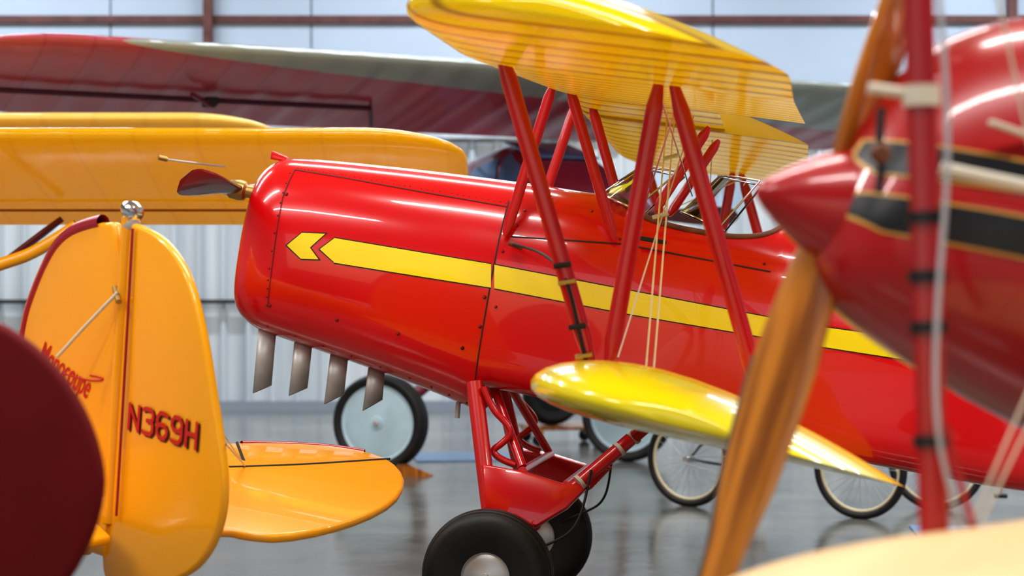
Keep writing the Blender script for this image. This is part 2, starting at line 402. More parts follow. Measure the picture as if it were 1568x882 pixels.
# propeller
hub=B.S(366,291,0)
def blade(name,c,dirv,up,L,ch,m,fr,tw0=60,tw1=22,r0=.05,th=.2,chf=None,sg=1,edge=None):
    dirv=Vector(dirv).normalized(); up=Vector(up); ax=Vector((1,0,0)); rings=[]; E=[]
    for k in range(25):
        f=1-(1-k/24)**1.3; w=chf(f)*ch; tw=math.radians(tw0+(tw1-tw0)*f**.7)
        cd=(up*math.cos(tw)+ax*math.sin(tw)*sg).normalized(); nd=dirv.cross(cd)
        t=max(.10,th*(1-f)**1.2+.08)*ch*.6 if f<.98 else ch*.02
        rings.append([c+dirv*(r0+L*f)+cd*(w/2*math.cos(q*2*math.pi/20))+nd*(t/2*math.sin(q*2*math.pi/20)) for q in range(20)])
        if f>.25: E.append(c+dirv*(r0+L*f)+cd*(w/2*.97)*(edge or 1))
    o=loft(name,rings,m,fr,sharp=70)
    if edge: tube(name+'_edge_sheath',E,.006,DGREY,fr)
    return o
DGREY=mat('weathered_sheath',(.13,.10,.08),.5,.3,0,.3,20)
cf=lambda f: interp([(0,.45),(.2,.6),(.6,.95),(.8,1),(.93,.8),(1,.12)],f)
blade('propeller_blade_near',hub,(0,-1,.0),(0,0,1),.82,.15,BRN,B,chf=cf,tw0=55,tw1=25,th=.3)
blade('propeller_blade_far',hub,(0,1,0),(0,0,-1),.82,.15,BRN,B,chf=cf,tw0=55,tw1=25,th=.3)
lathe('propeller_hub',[(.001,-.06),(.03,-.058),(.045,-.04),(.05,0),(.045,.03),(.03,.04),(.03,.12)],hub,BRASS,B,Vector((1,0,0)),32)
for k in range(6):
    a=k*math.pi/3; p=hub+Vector((-.045,.033*math.cos(a),.033*math.sin(a))); cyl('hub_bolt_%d'%k,p,p+Vector((-.02,0,0)),.006,STEEL,B,6)
p=B.S(425,239,-.05); plate('filler_cap_fin',[p+Vector((-.03,0,-.02)),p+Vector((.06,0,-.02)),p+Vector((.05,0,.005)),p+Vector((-.03,0,.02))],.03,RED,B,.006)
cw=cowl.sec(a0+.001)
lathe('nose_air_inlet',[(.001,-.004),(.1,-.004),(.115,-.01),(.125,0)],Vector((a0,0,(cw[1]+cw[2])/2-.06)),DARK,B,Vector((1,0,0)),32)
# wings
zU=lambda s:1.195-.045*abs(s)+.05*max(0,abs(s)-2.6)
UL=.03; UC=1.15
wing('upper_wing_near',B,-3.9,-.62,lambda s:UL,zU,UC,YELF,.16,.045,.8,(.6,0),(.36,.42),34)
wing('upper_wing_far',B,.62,3.5,lambda s:UL,zU,UC,YELF,.15,.045,.8,(0,.6),(.38,.42),34)
wing('upper_wing_center',B,-.62,.62,lambda s:UL,zU,.74,YELF,.17,.045,.8,(0,0),n=10)
zL=lambda s:-.235+.088*abs(s)
LL=.55; LC=1.18
wing('lower_wing_near',B,-3.64,-.33,lambda s:LL,zL,LC,YELL,.17,.04,5.2,(.6,0),(.36,.42),34)
wing('lower_wing_far',B,.33,3.5,lambda s:LL,zL,LC,YELL,.165,.04,5.2,(0,.6),(.38,.42),34)
# struts
def both(nm,p,q,c=.058,t=.03,m=REDS):
    strut(nm+'_near',p,q,m,B,c,t); strut(nm+'_far',mir(p),mir(q),m,B,c,t)
SI=-2.6
f_top=B.S(765,72,SI); f_bot=B.S(908,566,SI); r_top=B.S(1030,122,SI); r_bot=Vector((f_bot.x+.575,SI,f_bot.z-.02)); d_top=B.S(1010,120,SI); d_bot=B.S(931,566,SI)
both('interplane_front_strut',f_top,f_bot); both('interplane_rear_strut',r_top,r_bot); both('interplane_diagonal_strut',d_top,d_bot)
both('cabane_front_strut',B.S(848,126,-.42),B.S(773,362,-.375),.05,.028)
both('cabane_mid_strut',B.S(871,131,-.42),B.S(941,368,-.375),.05,.028)
both('cabane_rear_strut',B.S(1086,194,-.4),B.S(1004,322,-.36),.045,.026)
# bracing wires
def wire(nm,p,q,r=.0035,m=WIRE):
    tube(nm+'_near',[p,q],r,m,B); tube(nm+'_far',[mir(p),mir(q)],r,m,B)
wire('flying_wire_a',B.S(988,578,-2.5),B.S(1022,172,-.7)); wire('flying_wire_b',B.S(1000,578,-2.5),B.S(1033,176,-.7))
wire('landing_wire_a',B.S(946,548,-2.4),B.S(1062,178,-.7),.003,PALE); wire('landing_wire_b',B.S(1012,150,-2.5),B.S(1060,300,-.38),.003,CHROME)
wire('landing_wire_c',B.S(1040,150,-2.5),B.S(985,320,-.38),.003,CHROME)
for k,(u,v) in enumerate(((1009,330),(1026,240))): cyl('wire_clip_%d'%k,B.S(u-10,v+3,-1.5),B.S(u+14,v-3,-1.5),.008,STEEL,B)
yo=SI-.02
tube('strut_cable',[B.S(u,v,y) for u,v,y in((784,374,-.39),(812,380,-.6),(838,392,-1.6),(862,415,yo),(874,450,yo),(886,505,yo),(897,556,yo))],.006,DARK,B)
for k,(u,v) in enumerate(((860,406),(867,432),(883,500),(893,545))):
    cyl('strut_clamp_%d'%k,B.S(u-12,v+2,yo),B.S(u+14,v-2,yo),.009,BRASS if k%2 else DARK,B)
cyl('cable_fitting',B.S(780,372,-.4),B.S(800,380,-.4),.012,LEA,B)
box('step_bracket',B.S(1000,368,-.40),(.12,.03,.02),DARK,B,.006)
# landing gear
WC=B.inv@Vector((W(747,881,8.6).x,8.6,.289)); 
Wn=B.S(747,881,WC.y)
def gear(sd,tag):
    g=(lambda p:p) if sd<0 else mir
    top1=B.S(726,585,-.34); low1=B.S(752,800,-.53)
    strut('gear_front_leg_'+tag,g(top1),g(low1),REDS,B,.075,.05,taper=False)
    top2=B.S(966,672,-.33); low2=B.S(812,802,-.53)
    strut('gear_rear_leg_'+tag,g(top2),g(low2),REDS,B,.062,.045,taper=False)
    pl=[B.S(738,711,-.47),B.S(800,722,-.47),B.S(866,742,-.46),B.S(905,742,-.45),B.S(868,780,-.49),B.S(822,808,-.53),B.S(770,800,-.53),B.S(742,780,-.52)]
    plate('gear_fairing_'+tag,[g(p) for p in pl],.05,RED,B,.012)
    top3=B.S(756,592,-.2); low3=B.S(800,715,-.42)
    cyl('shock_strut_'+tag,g(top3),g(low3),.02,REDS,B)
    tube('shock_loop_'+tag,[g(B.S(u,v,-.38)) for u,v in((740,592),(752,625),(776,648),(784,664),(768,680),(752,690),(768,705),(790,712))],.016,REDS,B)
    for k,(u,v) in enumerate(((948,688),(888,738))):
        c=B.S(u,v,-.36-.11*k); d=(low2-top2).normalized()
        cyl('leg_band_%d_'%k+tag,g(c-d*.008),g(c+d*.008),.036,PALE,B)
    tube('brake_line_'+tag,[g(B.S(u,v,y)) for u,v,y in((905,720,-.44),(896,770,-.5),(880,810,-.56),(850,830,-.6),(800,850,-.62))],.006,DARK,B)
    c=g(Wn)
    wheel('main_wheel_'+tag,c,.288,.17,B,ALU,.105)
    cyl('axle_'+tag,g(B.S(770,800,-.5)),c,.03,REDS,B)
gear(-1,'near'); gear(1,'far')
cyl('gear_cross_tube',B.S(800,722,-.45),mir(B.S(800,722,-.45)),.022,REDS,B)
cyl('gear_cross_tube_rear',B.S(866,742,-.45),mir(B.S(866,742,-.45)),.018,REDS,B)
cyl('fuel_drain',B.S(702,616,-.1),B.S(700,640,-.1),.012,STEEL,B)
# tail (aft of the visible area)
tail_pl=[Vector(p) for p in((4.0,0,.5),(4.35,0,1.0),(4.6,0,1.15),(4.9,0,1.15),(5.15,0,.9),(5.2,0,.4),(5.05,0,.1),(4.85,0,.15))]
plate('fin_and_rudder',smoothpoly(tail_pl,1),.045,YEL,B)
hs=[Vector(p) for p in((4.1,-.1,.42),(4.25,-1.0,.42),(4.5,-1.3,.42),(4.9,-1.25,.42),(5.1,-.8,.42),(5.1,.8,.42),(4.9,1.25,.42),(4.5,1.3,.42),(4.25,1.0,.42),(4.1,.1,.42))]
plate('tailplane',smoothpoly(hs,1),.045,YEL,B)
tw=B.M@Vector((4.75,0,0)); twp=B.w((tw.x,tw.y,.1))
cyl('tailwheel_leg',(4.6,0,.22),twp,.02,STEEL,B); wheel('tailwheel',twp,.1,.06,B,ALU,.04)

# ================================================================== ORANGE AIRPLANE TAIL (left)
O=Frame('orange_airplane_tail',W(185,600,6.8),-45,12)
def op(l,y=0): return [O.S(u,v,y) for u,v in l]
rud=op([(193,338),(216,344),(250,361),(279,395),(299,440),(316,515),(330,600),(344,690),(349,755),(342,806),(322,852),(290,884),(240,896),(185,896),(160,885),(164,800),(172,740),(184,560)])
plate('rudder',smoothpoly(rud,2),.035,ORG,O,.015)
fin=op([(191,340),(150,341),(112,355),(85,385),(62,435),(44,485),(38,560),(20,700),(0,830),(60,850),(160,850),(170,740),(183,560)])
plate('fin',smoothpoly(fin,1),.04,ORG,O,.015)
TRIM=mat('maroon_trim',(.33,.005,.02),.3,0,.5)
le=op([(158,340),(125,347),(96,368),(76,402),(58,445),(44,488),(38,530)])
tube('fin_leading_edge_trim',le,.027,TRIM,O)
cyl('hinge_post',O.S(197,333,-.01),O.S(168,800,-.01),.024,ORG,O)
tube('hinge_gap',[O.S(203,350,-.028),O.S(192,560,-.030),O.S(178,790,-.030)],.005,TRIM,O)
bc=O.S(203,324,0)
lathe('beacon_base',[(.03,-.03),(.034,-.02),(.03,0),(.012,.005)],bc+Vector((0,0,-.03)),STEEL,O,Vector((0,0,1)),24)
lathe('beacon_lamp',[(.001,-.05),(.02,-.045),(.033,-.02),(.036,0),(.03,.025),(.012,.036),(.001,.037)],bc,CHROME,O,Vector((.9,0,-.2)),28)
z0=O.S(170,800,0).z
def tz(l): return [O.T(u,v,z0) for u,v in l]
stp=tz([(372,683),(450,684),(520,689),(585,703),(612,722),(621,745),(604,772),(560,796),(500,815),(430,827),(380,823),(346,815)])
spx=stp+[Vector((stp[-1].x-.05,.04,z0)),Vector((stp[0].x-.12,.04,z0))]
plate('stabilizer_right',smoothpoly(spx,1),.035,ORG,O,.014)
plate('stabilizer_left',smoothpoly([mir(p) for p in spx],1),.035,ORG,O,.014)
hl=tz([(350,722),(420,720),(500,716),(596,709)])
tube('elevator_hinge_gap',[p+Vector((0,0,.018)) for p in hl],.005,DARK,O)
tube('stabilizer_red_edge',[p+Vector((-.01,0,0)) for p in tz([(372,683),(450,684),(520,689),(560,696)])],.02,TRIM,O)
ob=Body([(-5,.3),(-3,.38),(-1.5,.2),(.05,.03)],[(-5,-1.0),(-3,-.95),(-1.5,-.72),(.05,z0-.12)],[(-5,.35),(-3,.3),(-1.5,-.05),(.05,z0+.08)],.45,2.5,4)
ob.build('rear_fuselage',frange(-2.6,.05,18),ORG,O)
for s_ in (-.4,.4): 
    pw=O.M@Vector((-2.3,s_,-.9)); c=O.w((pw.x,pw.y,.25)); wheel('main_wheel_%s'%('l' if s_<0 else 'r'),c,.25,.14,O,ALU,.1); cyl('gear_leg_%s'%('l' if s_<0 else 'r'),Vector((-2.3,s_*.4,-.75)),c,.03,ORG,O)
pw=O.M@Vector((-.25,0,z0)); c=O.w((pw.x,pw.y,.08)); wheel('tailwheel',c,.08,.05,O,ALU,.03); cyl('tailwheel_leg',Vector((-.3,0,z0)),c,.015,STEEL,O)
tube('rudder_cable',[O.S(181,447,-.04),O.S(130,500,-.1),O.S(88,546,-.14)],.006,PALE,O,smooth=False)
cyl('cable_horn',O.S(176,440,-.02),O.S(182,462,-.05),.01,BRASS,O)
tube('tail_brace_wire',[O.S(335,655,0),O.T(376,715,z0)],.003,STEEL,O); tube('tail_brace_wire_lower',[O.S(346,680,0),O.T(376,715,z0)],.0025,PALE,O)
cyl('brace_fitting',O.T(360,700,z0)+Vector((0,0,.06)),O.T(377,715,z0),.006,DARK,O)
def text(nm,body,p,size,m,fr,sx=1,shear=0,ext=.0,rot=0,off=0,sp=1):
    cu=bpy.data.curves.new(nm,'FONT'); cu.body=body; cu.size=size; cu.extrude=ext; cu.shear=shear; cu.offset=off; cu.space_character=sp; cu.materials.append(m)
    o=bpy.data.objects.new(nm,cu); COL.objects.link(o); o.parent=fr.e; o.location=p; o.rotation_euler=(math.radians(90),math.radians(rot),0); o.scale=(sx,1,1); return o
REGR=mat('registration_red',(.55,.010,.012),.5)
REGD=mat('registration_shadow_brown',(.10,.02,.01),.5)
# block letters built as stroked polylines (cell 0..1 wide, 0..1 tall)
GL={'N':[[(0,0),(0,1),(1,0),(1,1)]],
 '3':[[(0,.95),(.2,1),(.8,1),(1,.85),(1,.65),(.8,.53),(.4,.53)],[(.8,.53),(1,.4),(1,.15),(.8,0),(.2,0),(0,.05)]],
 '6':[[(1,.95),(.7,1),(.25,1),(0,.8),(0,.2),(.25,0),(.75,0),(1,.2),(1,.35),(.75,.53),(.25,.53),(0,.38)]],
 '9':[[(0,.05),(.3,0),(.75,0),(1,.2),(1,.8),(.75,1),(.25,1),(0,.8),(0,.65),(.25,.47),(.75,.47),(1,.62)]],
 'H':[[(0,0),(0,1)],[(1,0),(1,1)],[(0,.5),(1,.5)]]}
def blocktext(nm,s,p,h,cw_,gap,th,m,fr,rot=0):
    V=[];Fc=[]; x0=0; cr,sr=math.cos(rot),math.sin(rot); lay=0
    def put(x,z,dy=0): return Vector(p)+Vector((x*cr+z*sr,dy,-x*sr+z*cr))
    for ch_ in s:
        for line in GL[ch_]:
            pts=[(x0+a*cw_,b*h) for a,b in line]
            for i,(a,b) in enumerate(zip(pts[:-1],pts[1:])):
                dx,dz=b[0]-a[0],b[1]-a[1]; l=math.hypot(dx,dz); nx,nz=-dz/l*th/2,dx/l*th/2; lay-=.00002
                o=len(V); V+=[put(a[0]+nx,a[1]+nz,lay),put(b[0]+nx,b[1]+nz,lay),put(b[0]-nx,b[1]-nz,lay),put(a[0]-nx,a[1]-nz,lay)]; Fc.append((o,o+1,o+2,o+3))
            for a in pts:
                lay-=.00002; o=len(V); V+=[put(a[0]+th/2*math.cos(k*math.pi/5),a[1]+th/2*math.sin(k*math.pi/5),lay) for k in range(10)]; Fc.append(tuple(range(o,o+10)))
        x0+=cw_+gap
    me=bpy.data.meshes.new(nm); me.from_pydata([tuple(v) for v in V],[],Fc); me.materials.append(m)
    ob_=bpy.data.objects.new(nm,me); COL.objects.link(ob_); ob_.parent=fr.e
pA=O.S(205,655,0); pB=O.S(308,686,0); lw_=(pB.x-pA.x); rt=math.atan2(-(pB.z-pA.z),lw_); tot=math.hypot(lw_,pB.z-pA.z)
cwid=tot/(5+4*.5); hh_=.082
blocktext('registration_shadow','N369H',pA+Vector((.008,-.0185,-.005)),hh_,cwid,cwid*.5,.014,REGD,O,rt)
blocktext('registration_letters','N369H',pA+Vector((0,-.0225,0)),hh_,cwid,cwid*.5,.015,REGR,O,rt)
text('maker_script','Monocoupe',O.S(66,553,0)+Vector((0,-.0235,0)),.125,REGR,O,.56,.35,off=.001,rot=9)
tube('script_underline',[O.S(u,v,-.022) for u,v in((95,571),(125,581),(155,584),(160,578),(138,575))],.003,REGR,O)

# ================================================================== FOREGROUND RED BIPLANE (right)
G=Frame('foreground_red_biplane',W(1268,322,4.0),8,18)
gb=Body([(.0,.10),(.04,.17),(.12,.24),(.3,.31),(.6,.35),(1.2,.38),(2.5,.34),(4.5,.05)],[(.0,-.11),(.04,-.16),(.12,-.20),(.3,-.25),(.6,-.30),(1.2,-.34),(2.5,-.3),(4.5,.1)],[(.0,.17),(.04,.27),(.12,.40),(.3,.51),(.6,.55),(1.2,.56),(2.5,.45),(4.5,.3)],.42,2.2,2.4)
gb.build('fuselage_nose',[0,.01,.02,.04,.06,.09,.12,.16,.2,.25]+frange(.3,4.5,36),FGRED,G)
lathe('spinner',[(.001,-.155),(.014,-.151),(.032,-.133),(.058,-.10),(.088,-.055),(.112,-.01),(.127,.03),(.131,.05),(.125,.055)],Vector((0,0,.01)),FGRED,G,Vector((1,0,.12)),48,80)
cf2=lambda f: interp([(0,.5),(.12,.72),(.3,.85),(.5,.78),(.65,.55),(.85,.45),(.96,.35),(1,.1)],f)
blade('propeller_blade_lower',Vector((.01,0,0)),(0,0,-1),(0,1,0),1.0,.17,WOOD,G,62,30,.06,.3,cf2,-1,edge=1)
blade('propeller_blade_upper',Vector((.01,0,0)),(0,0,1),(0,-1,0),1.0,.17,WOOD,G,62,30,.06,.3,cf2,-1,edge=-1)
def gz(l,s=-.3): return [(G.S(u,v,s).x,G.S(u,v,s).z) for u,v in l]
def fgs(top,bot,nm):
    gb.decal(nm+'_gold',gz([(u-6 if i==0 else u,v-5) for i,(u,v) in enumerate(top)]),gz([(u-6 if i==0 else u,v+5) for i,(u,v) in enumerate(bot)]),GOLD,G,.003)
    gb.decal(nm+'_black',gz(top),gz(bot),BLK,G,.005)
fgs([(1328,305),(1360,290),(1568,335),(1800,395)],[(1328,309),(1380,350),(1568,394),(1800,455)],'black_flash_lower')
fgs([(1366,225),(1380,203),(1568,248),(1800,305)],[(1366,228),(1380,256),(1568,292),(1800,345)],'black_flash_upper')
cyl('exhaust_pipe',G.S(1440,258,-.36),G.S(1640,300,-.42),.013,PALE,G)
box('access_handle',G.S(1552,200,-.3),(.1,.02,.012),PALE,G,.004)
tube('oil_line',[G.S(u,v,-.33) for u,v in((1350,165),(1345,215),(1352,260),(1345,295))],.008,DARK,G)
lathe('cowl_clamp',[(.014,-.01),(.02,0),(.014,.01)],G.S(1348,235,-.34),LEA,G,Vector((0,1,0)),16)
# outer strut with hose and clamps
p0=G.W(1402,-150,3.45); p1=G.W(1432,850,3.4)
strut('interplane_strut',p0,p1,FGRED,G,.052,.03,fore=G.r@Vector((1,0,0)),taper=False)
sw=G.r@Vector((1,0,0))
for k,v in enumerate((150,337,427,505,678)):
    f=(v+150)/1000; c=p0+(p1-p0)*f; d=(p1-p0).normalized()
    strut('strut_clamp_%d'%k,c-d*(.010 if k else .018),c+d*(.010 if k else .018),BLK if k else PALE,G,.066,.044,fore=sw,taper=False)
cyl('clamp_tail',G.W(1330,135,3.44),G.W(1402,145,3.44),.010,PALE,G)
tube('grey_hose',[G.W(u,v,3.37) for u,v in((1432,-60),(1445,60),(1452,200),(1449,300),(1440,400),(1434,500),(1432,600),(1438,680),(1458,760),(1478,830))],.0050,mat('grey_hose',(.42,.42,.46),.5),G)
tube('red_hose',[G.W(u,v,3.36) for u,v in((1450,650),(1465,720),(1485,790),(1500,840),(1506,880))],.006,FGRED,G)
for k,(a,b) in enumerate((((1600,540),(1490,795)),((1600,600),(1502,800)),((1525,-20),(1580,240)))): tube('bracing_cord_%d'%k,[G.W(*a,3.5),G.W(*b,3.5)],.0028,PALE,G)
Mw=Matrix.Translation(W(1085,889,3.55))@Matrix.Rotation(math.radians(-90),4,'Z')@Matrix.Rotation(math.radians(3),4,'Y')
wing('lower_wing',G,0,2.2,lambda s:0,lambda s:.0+.13*s,1.1,CREAM,.10,.03,0,(.35,0),(.1,.5),16,xf=G.inv@Mw)
for sd in(-.6,.6):
    pw=G.M@Vector((1.7,sd,-.35)); c=G.w((pw.x,pw.y,.3)); wheel('main_wheel_%s'%('a' if sd<0 else 'b'),c,.3,.16,G,ALU,.12); cyl('gear_leg_%s'%('a' if sd<0 else 'b'),Vector((1.7,sd*.5,-.3)),c,.03,FGRED,G)

# ================================================================== FOREGROUND DARK RED TAIL (left)
D=Frame('dark_red_airplane_tail',Vector(((-66-784)/F*4.5,4.5,1.53-(738-441)/F*4.5)),0,0)
def sp_(t,e): return math.copysign(abs(t)**e,t)
el=[Vector((.335*sp_(math.cos(a),1.12),0,.385*sp_(math.sin(a),1.15))) for a in [k*2*math.pi/64 for k in range(64)]]
el=[Vector((p.x if p.x>-.1 else -.1+(p.x+.1)*1.3,0,p.z)) for p in el]
plate('rudder',el,.05,DKRED,D,.02)
db=Body([(-3.5,.3),(-1.5,.25),(0,.02)],[(-3.5,-.3),(-1.5,-.3),(0,-.25)],[(-3.5,.5),(-1.5,.3),(0,-.05)],.45,2.4,3); db.build('rear_fuselage',frange(-3.4,-.15,14),DKRED,D)
c=D.w((D.M.translation.x-.5,4.5,.1)); wheel('tailwheel',c,.1,.06,D,ALU,.04); cyl('tailwheel_leg',Vector((-.5,0,-.2)),c,.02,STEEL,D)
for s_ in(-.5,.5):
    c=D.w((D.M.translation.x-3.0,4.5+s_,.28)); wheel('main_wheel_%s'%('a' if s_<0 else 'b'),c,.28,.15,D,ALU,.1); cyl('gear_leg_%s'%('a' if s_<0 else 'b'),Vector((-3.0,s_*.4,-.2)),c,.03,DKRED,D)

# ================================================================== MAROON HIGH-WING AIRPLANE (behind)
Mx=Frame('maroon_high_wing_airplane',Vector((-.43,15.78,3.36)),114.6,13)
wing('wing',Mx,-5.1,3.9,lambda s:0,lambda s:-.04+.012*s,1.85,MARF,.10,.02,0,(.9,.9),(.3,.45),40)
DMAR=mat('dark_maroon',(.07,.004,.03),.5)
tube('aileron_gap',[Vector((1.0,3.6,-.09)),Vector((1.0,.38,-.12))],.022,DMAR,Mx)
tube('aileron_gap_end',[Vector((1.0,.38,-.12)),Vector((1.75,.10,-.06))],.013,DMAR,Mx)
box('aileron_horn',(.98,1.75,-.13),(.14,.12,.06),DARK,Mx,.02); cyl('aileron_pushrod',(.98,1.75,-.16),(.80,1.95,-.13),.02,MAR,Mx)
SC=-1.35
mb=Body([(.2,.3),(.6,.45),(1.6,.5),(3,.4),(6.3,.06)],[(.2,-1.5),(.6,-1.75),(1.6,-1.8),(3,-1.5),(6.3,-.6)],[(.2,-1.05),(.6,-.85),(.9,-.55),(1.6,-.22),(3,-.1),(6.3,-.2)],.5,4,4)
sub=bpy.data.objects.new('fuselage_group',None); COL.objects.link(sub); sub.parent=Mx.e; sub.location=(0,SC,0)
mb.build('fuselage',frange(.2,6.3,30),MAR,sub)
CG=mat('cabin_glass',(.10,.18,.35),.1,.3)
for a_,b_ in((.95,1.3),(1.38,1.9),(1.98,2.5)):
    mb.decal('cabin_window_%d'%int(a_*100),[(a_,-.62 if a_<1.2 else -.40),(b_,-.36)],[(a_-.05,-.85),(b_,-.85)],CG,sub,.01,6,6)
plate('windscreen',[Vector((.92,-.3,-.52)),Vector((.92,.3,-.52)),Vector((1.5,.3,-.22)),Vector((1.5,-.3,-.22))],.02,CG,sub,.004)
lathe('engine_cowl',[(.18,-.25),(.26,-.2),(.30,-.05),(.30,.3),(.24,.4)],Vector((.1,0,-1.32)),MAR,sub,Vector((1,0,0)),40)
blade('propeller',Vector((-.18,0,-1.32)),(0,1,0),(0,0,1),.9,.16,BRN,sub,chf=cf); blade('propeller_b',Vector((-.18,0,-1.32)),(0,-1,0),(0,0,-1),.9,.16,BRN,sub,chf=cf)
w1=Mx.w((W(583,645,16.6).x,16.6,.408)); w2=Vector((w1.x,2*SC-w1.y+.9,w1.z))
gax=(Mx.r@Vector((.30,.95,0)))
for t_,c in(('a',w1),('b',w2)):
    wheel('main_wheel_'+t_,c,.408,.2,Mx,HUB,.315,axis=gax)
    k_=.35 if t_=='a' else -.35
    cyl('gear_leg_'+t_,c,Vector((1.0,SC+k_,-1.72)),.045,MAR,Mx); cyl('gear_brace_'+t_,c,Vector((1.9,SC+k_,-1.7)),.03,MAR,Mx)

# ================================================================== ORANGE HIGH-WING AIRPLANE (behind left)
Y5=Frame('orange_high_wing_airplane',W(300,203,10.8),90,17)
wing('wing',Y5,-1.46,6.1,lambda s:0,lambda s:0,1.55,ORGF,.11,.03,0,(.6,.6),(.25,.4),44)
tube('aileron_gap',[Vector((1.15,-.2,-.045)),Vector((1.15,3.0,-.045))],.008,mat('orange_shadow_gap',(.45,.16,.01),.6),Y5)
tube('pitot_tube',[Y5.W(248,243,10.7),Y5.W(300,250,10.7),Y5.W(345,255,10.9)],.005,STEEL,Y5); cyl('pitot_tip',Y5.W(243,241,10.68),Y5.W(256,244,10.7),.014,BRASS,Y5)
yb=Body([(-.3,.3),(.2,.42),(1.5,.45),(5.8,.05)],[(-.3,-.9),(.2,-1.1),(1.5,-1.0),(5.8,-.1)],[(-.3,-.45),(.2,-.1),(1.5,-.03),(5.8,.25)],.5,4,4)
sub5=bpy.data.objects.new('fuselage_group',None); COL.objects.link(sub5); sub5.parent=Y5.e; sub5.location=(0,2.4,0)
yb.build('fuselage',frange(-.3,5.0,26),ORG,sub5)
for t_,sd in(('a',1),('b',-1)):
    pw=Y5.M@Vector((.1,2.4+sd*.7,-1.2)); c=Y5.w((pw.x,pw.y,.32)); wheel('main_wheel_'+t_,c,.32,.17,Y5,ALU,.13); cyl('gear_leg_'+t_,Vector((.2,2.4+sd*.35,-1.0)),c,.04,ORG,Y5)
strut('wing_strut_rear',Y5.W(95,335,11.9),Vector((1.1,2.0,-1.0)),MAR,Y5,.07,.04)
tube('lift_strut_curved',[Y5.W(u,v,10.9) for u,v in((-140,450),(-60,425),(0,405),(60,385),(118,345))],.035,ORG,Y5)

# ================================================================== CREAM AIRPLANE (further left)
C6=Frame('cream_airplane',W(300,180,13.2),90,12)
wing('wing',C6,-.5,12,lambda s:0,lambda s:0,1.4,CRMF,.11,.03,0,(.6,.6),(.3,.5),30)
sub6=bpy.data.objects.new('fuselage_group',None); COL.objects.link(sub6); sub6.parent=C6.e; sub6.location=(0,6.6,0)
Body([(-.3,.3),(.2,.42),(1.5,.45),(5.8,.05)],[(-.3,-1.0),(.2,-1.2),(1.5,-1.1),(5.8,-.2)],[(-.3,-.45),(.2,-.1),(1.5,-.03),(5.8,.25)],.5,4,4).build('fuselage',frange(-.3,5.8,20),CREAM,sub6)
for t_,sd in(('a',1),('b',-1)):
    pw=C6.M@Vector((.3,6.6+sd*.9,-1.2)); c=C6.w((pw.x,pw.y,.32)); wheel('main_wheel_'+t_,c,.32,.17,C6,ALU,.13); cyl('gear_leg_'+t_,Vector((.3,6.6+sd*.35,-1.0)),c,.04,CREAM,C6)

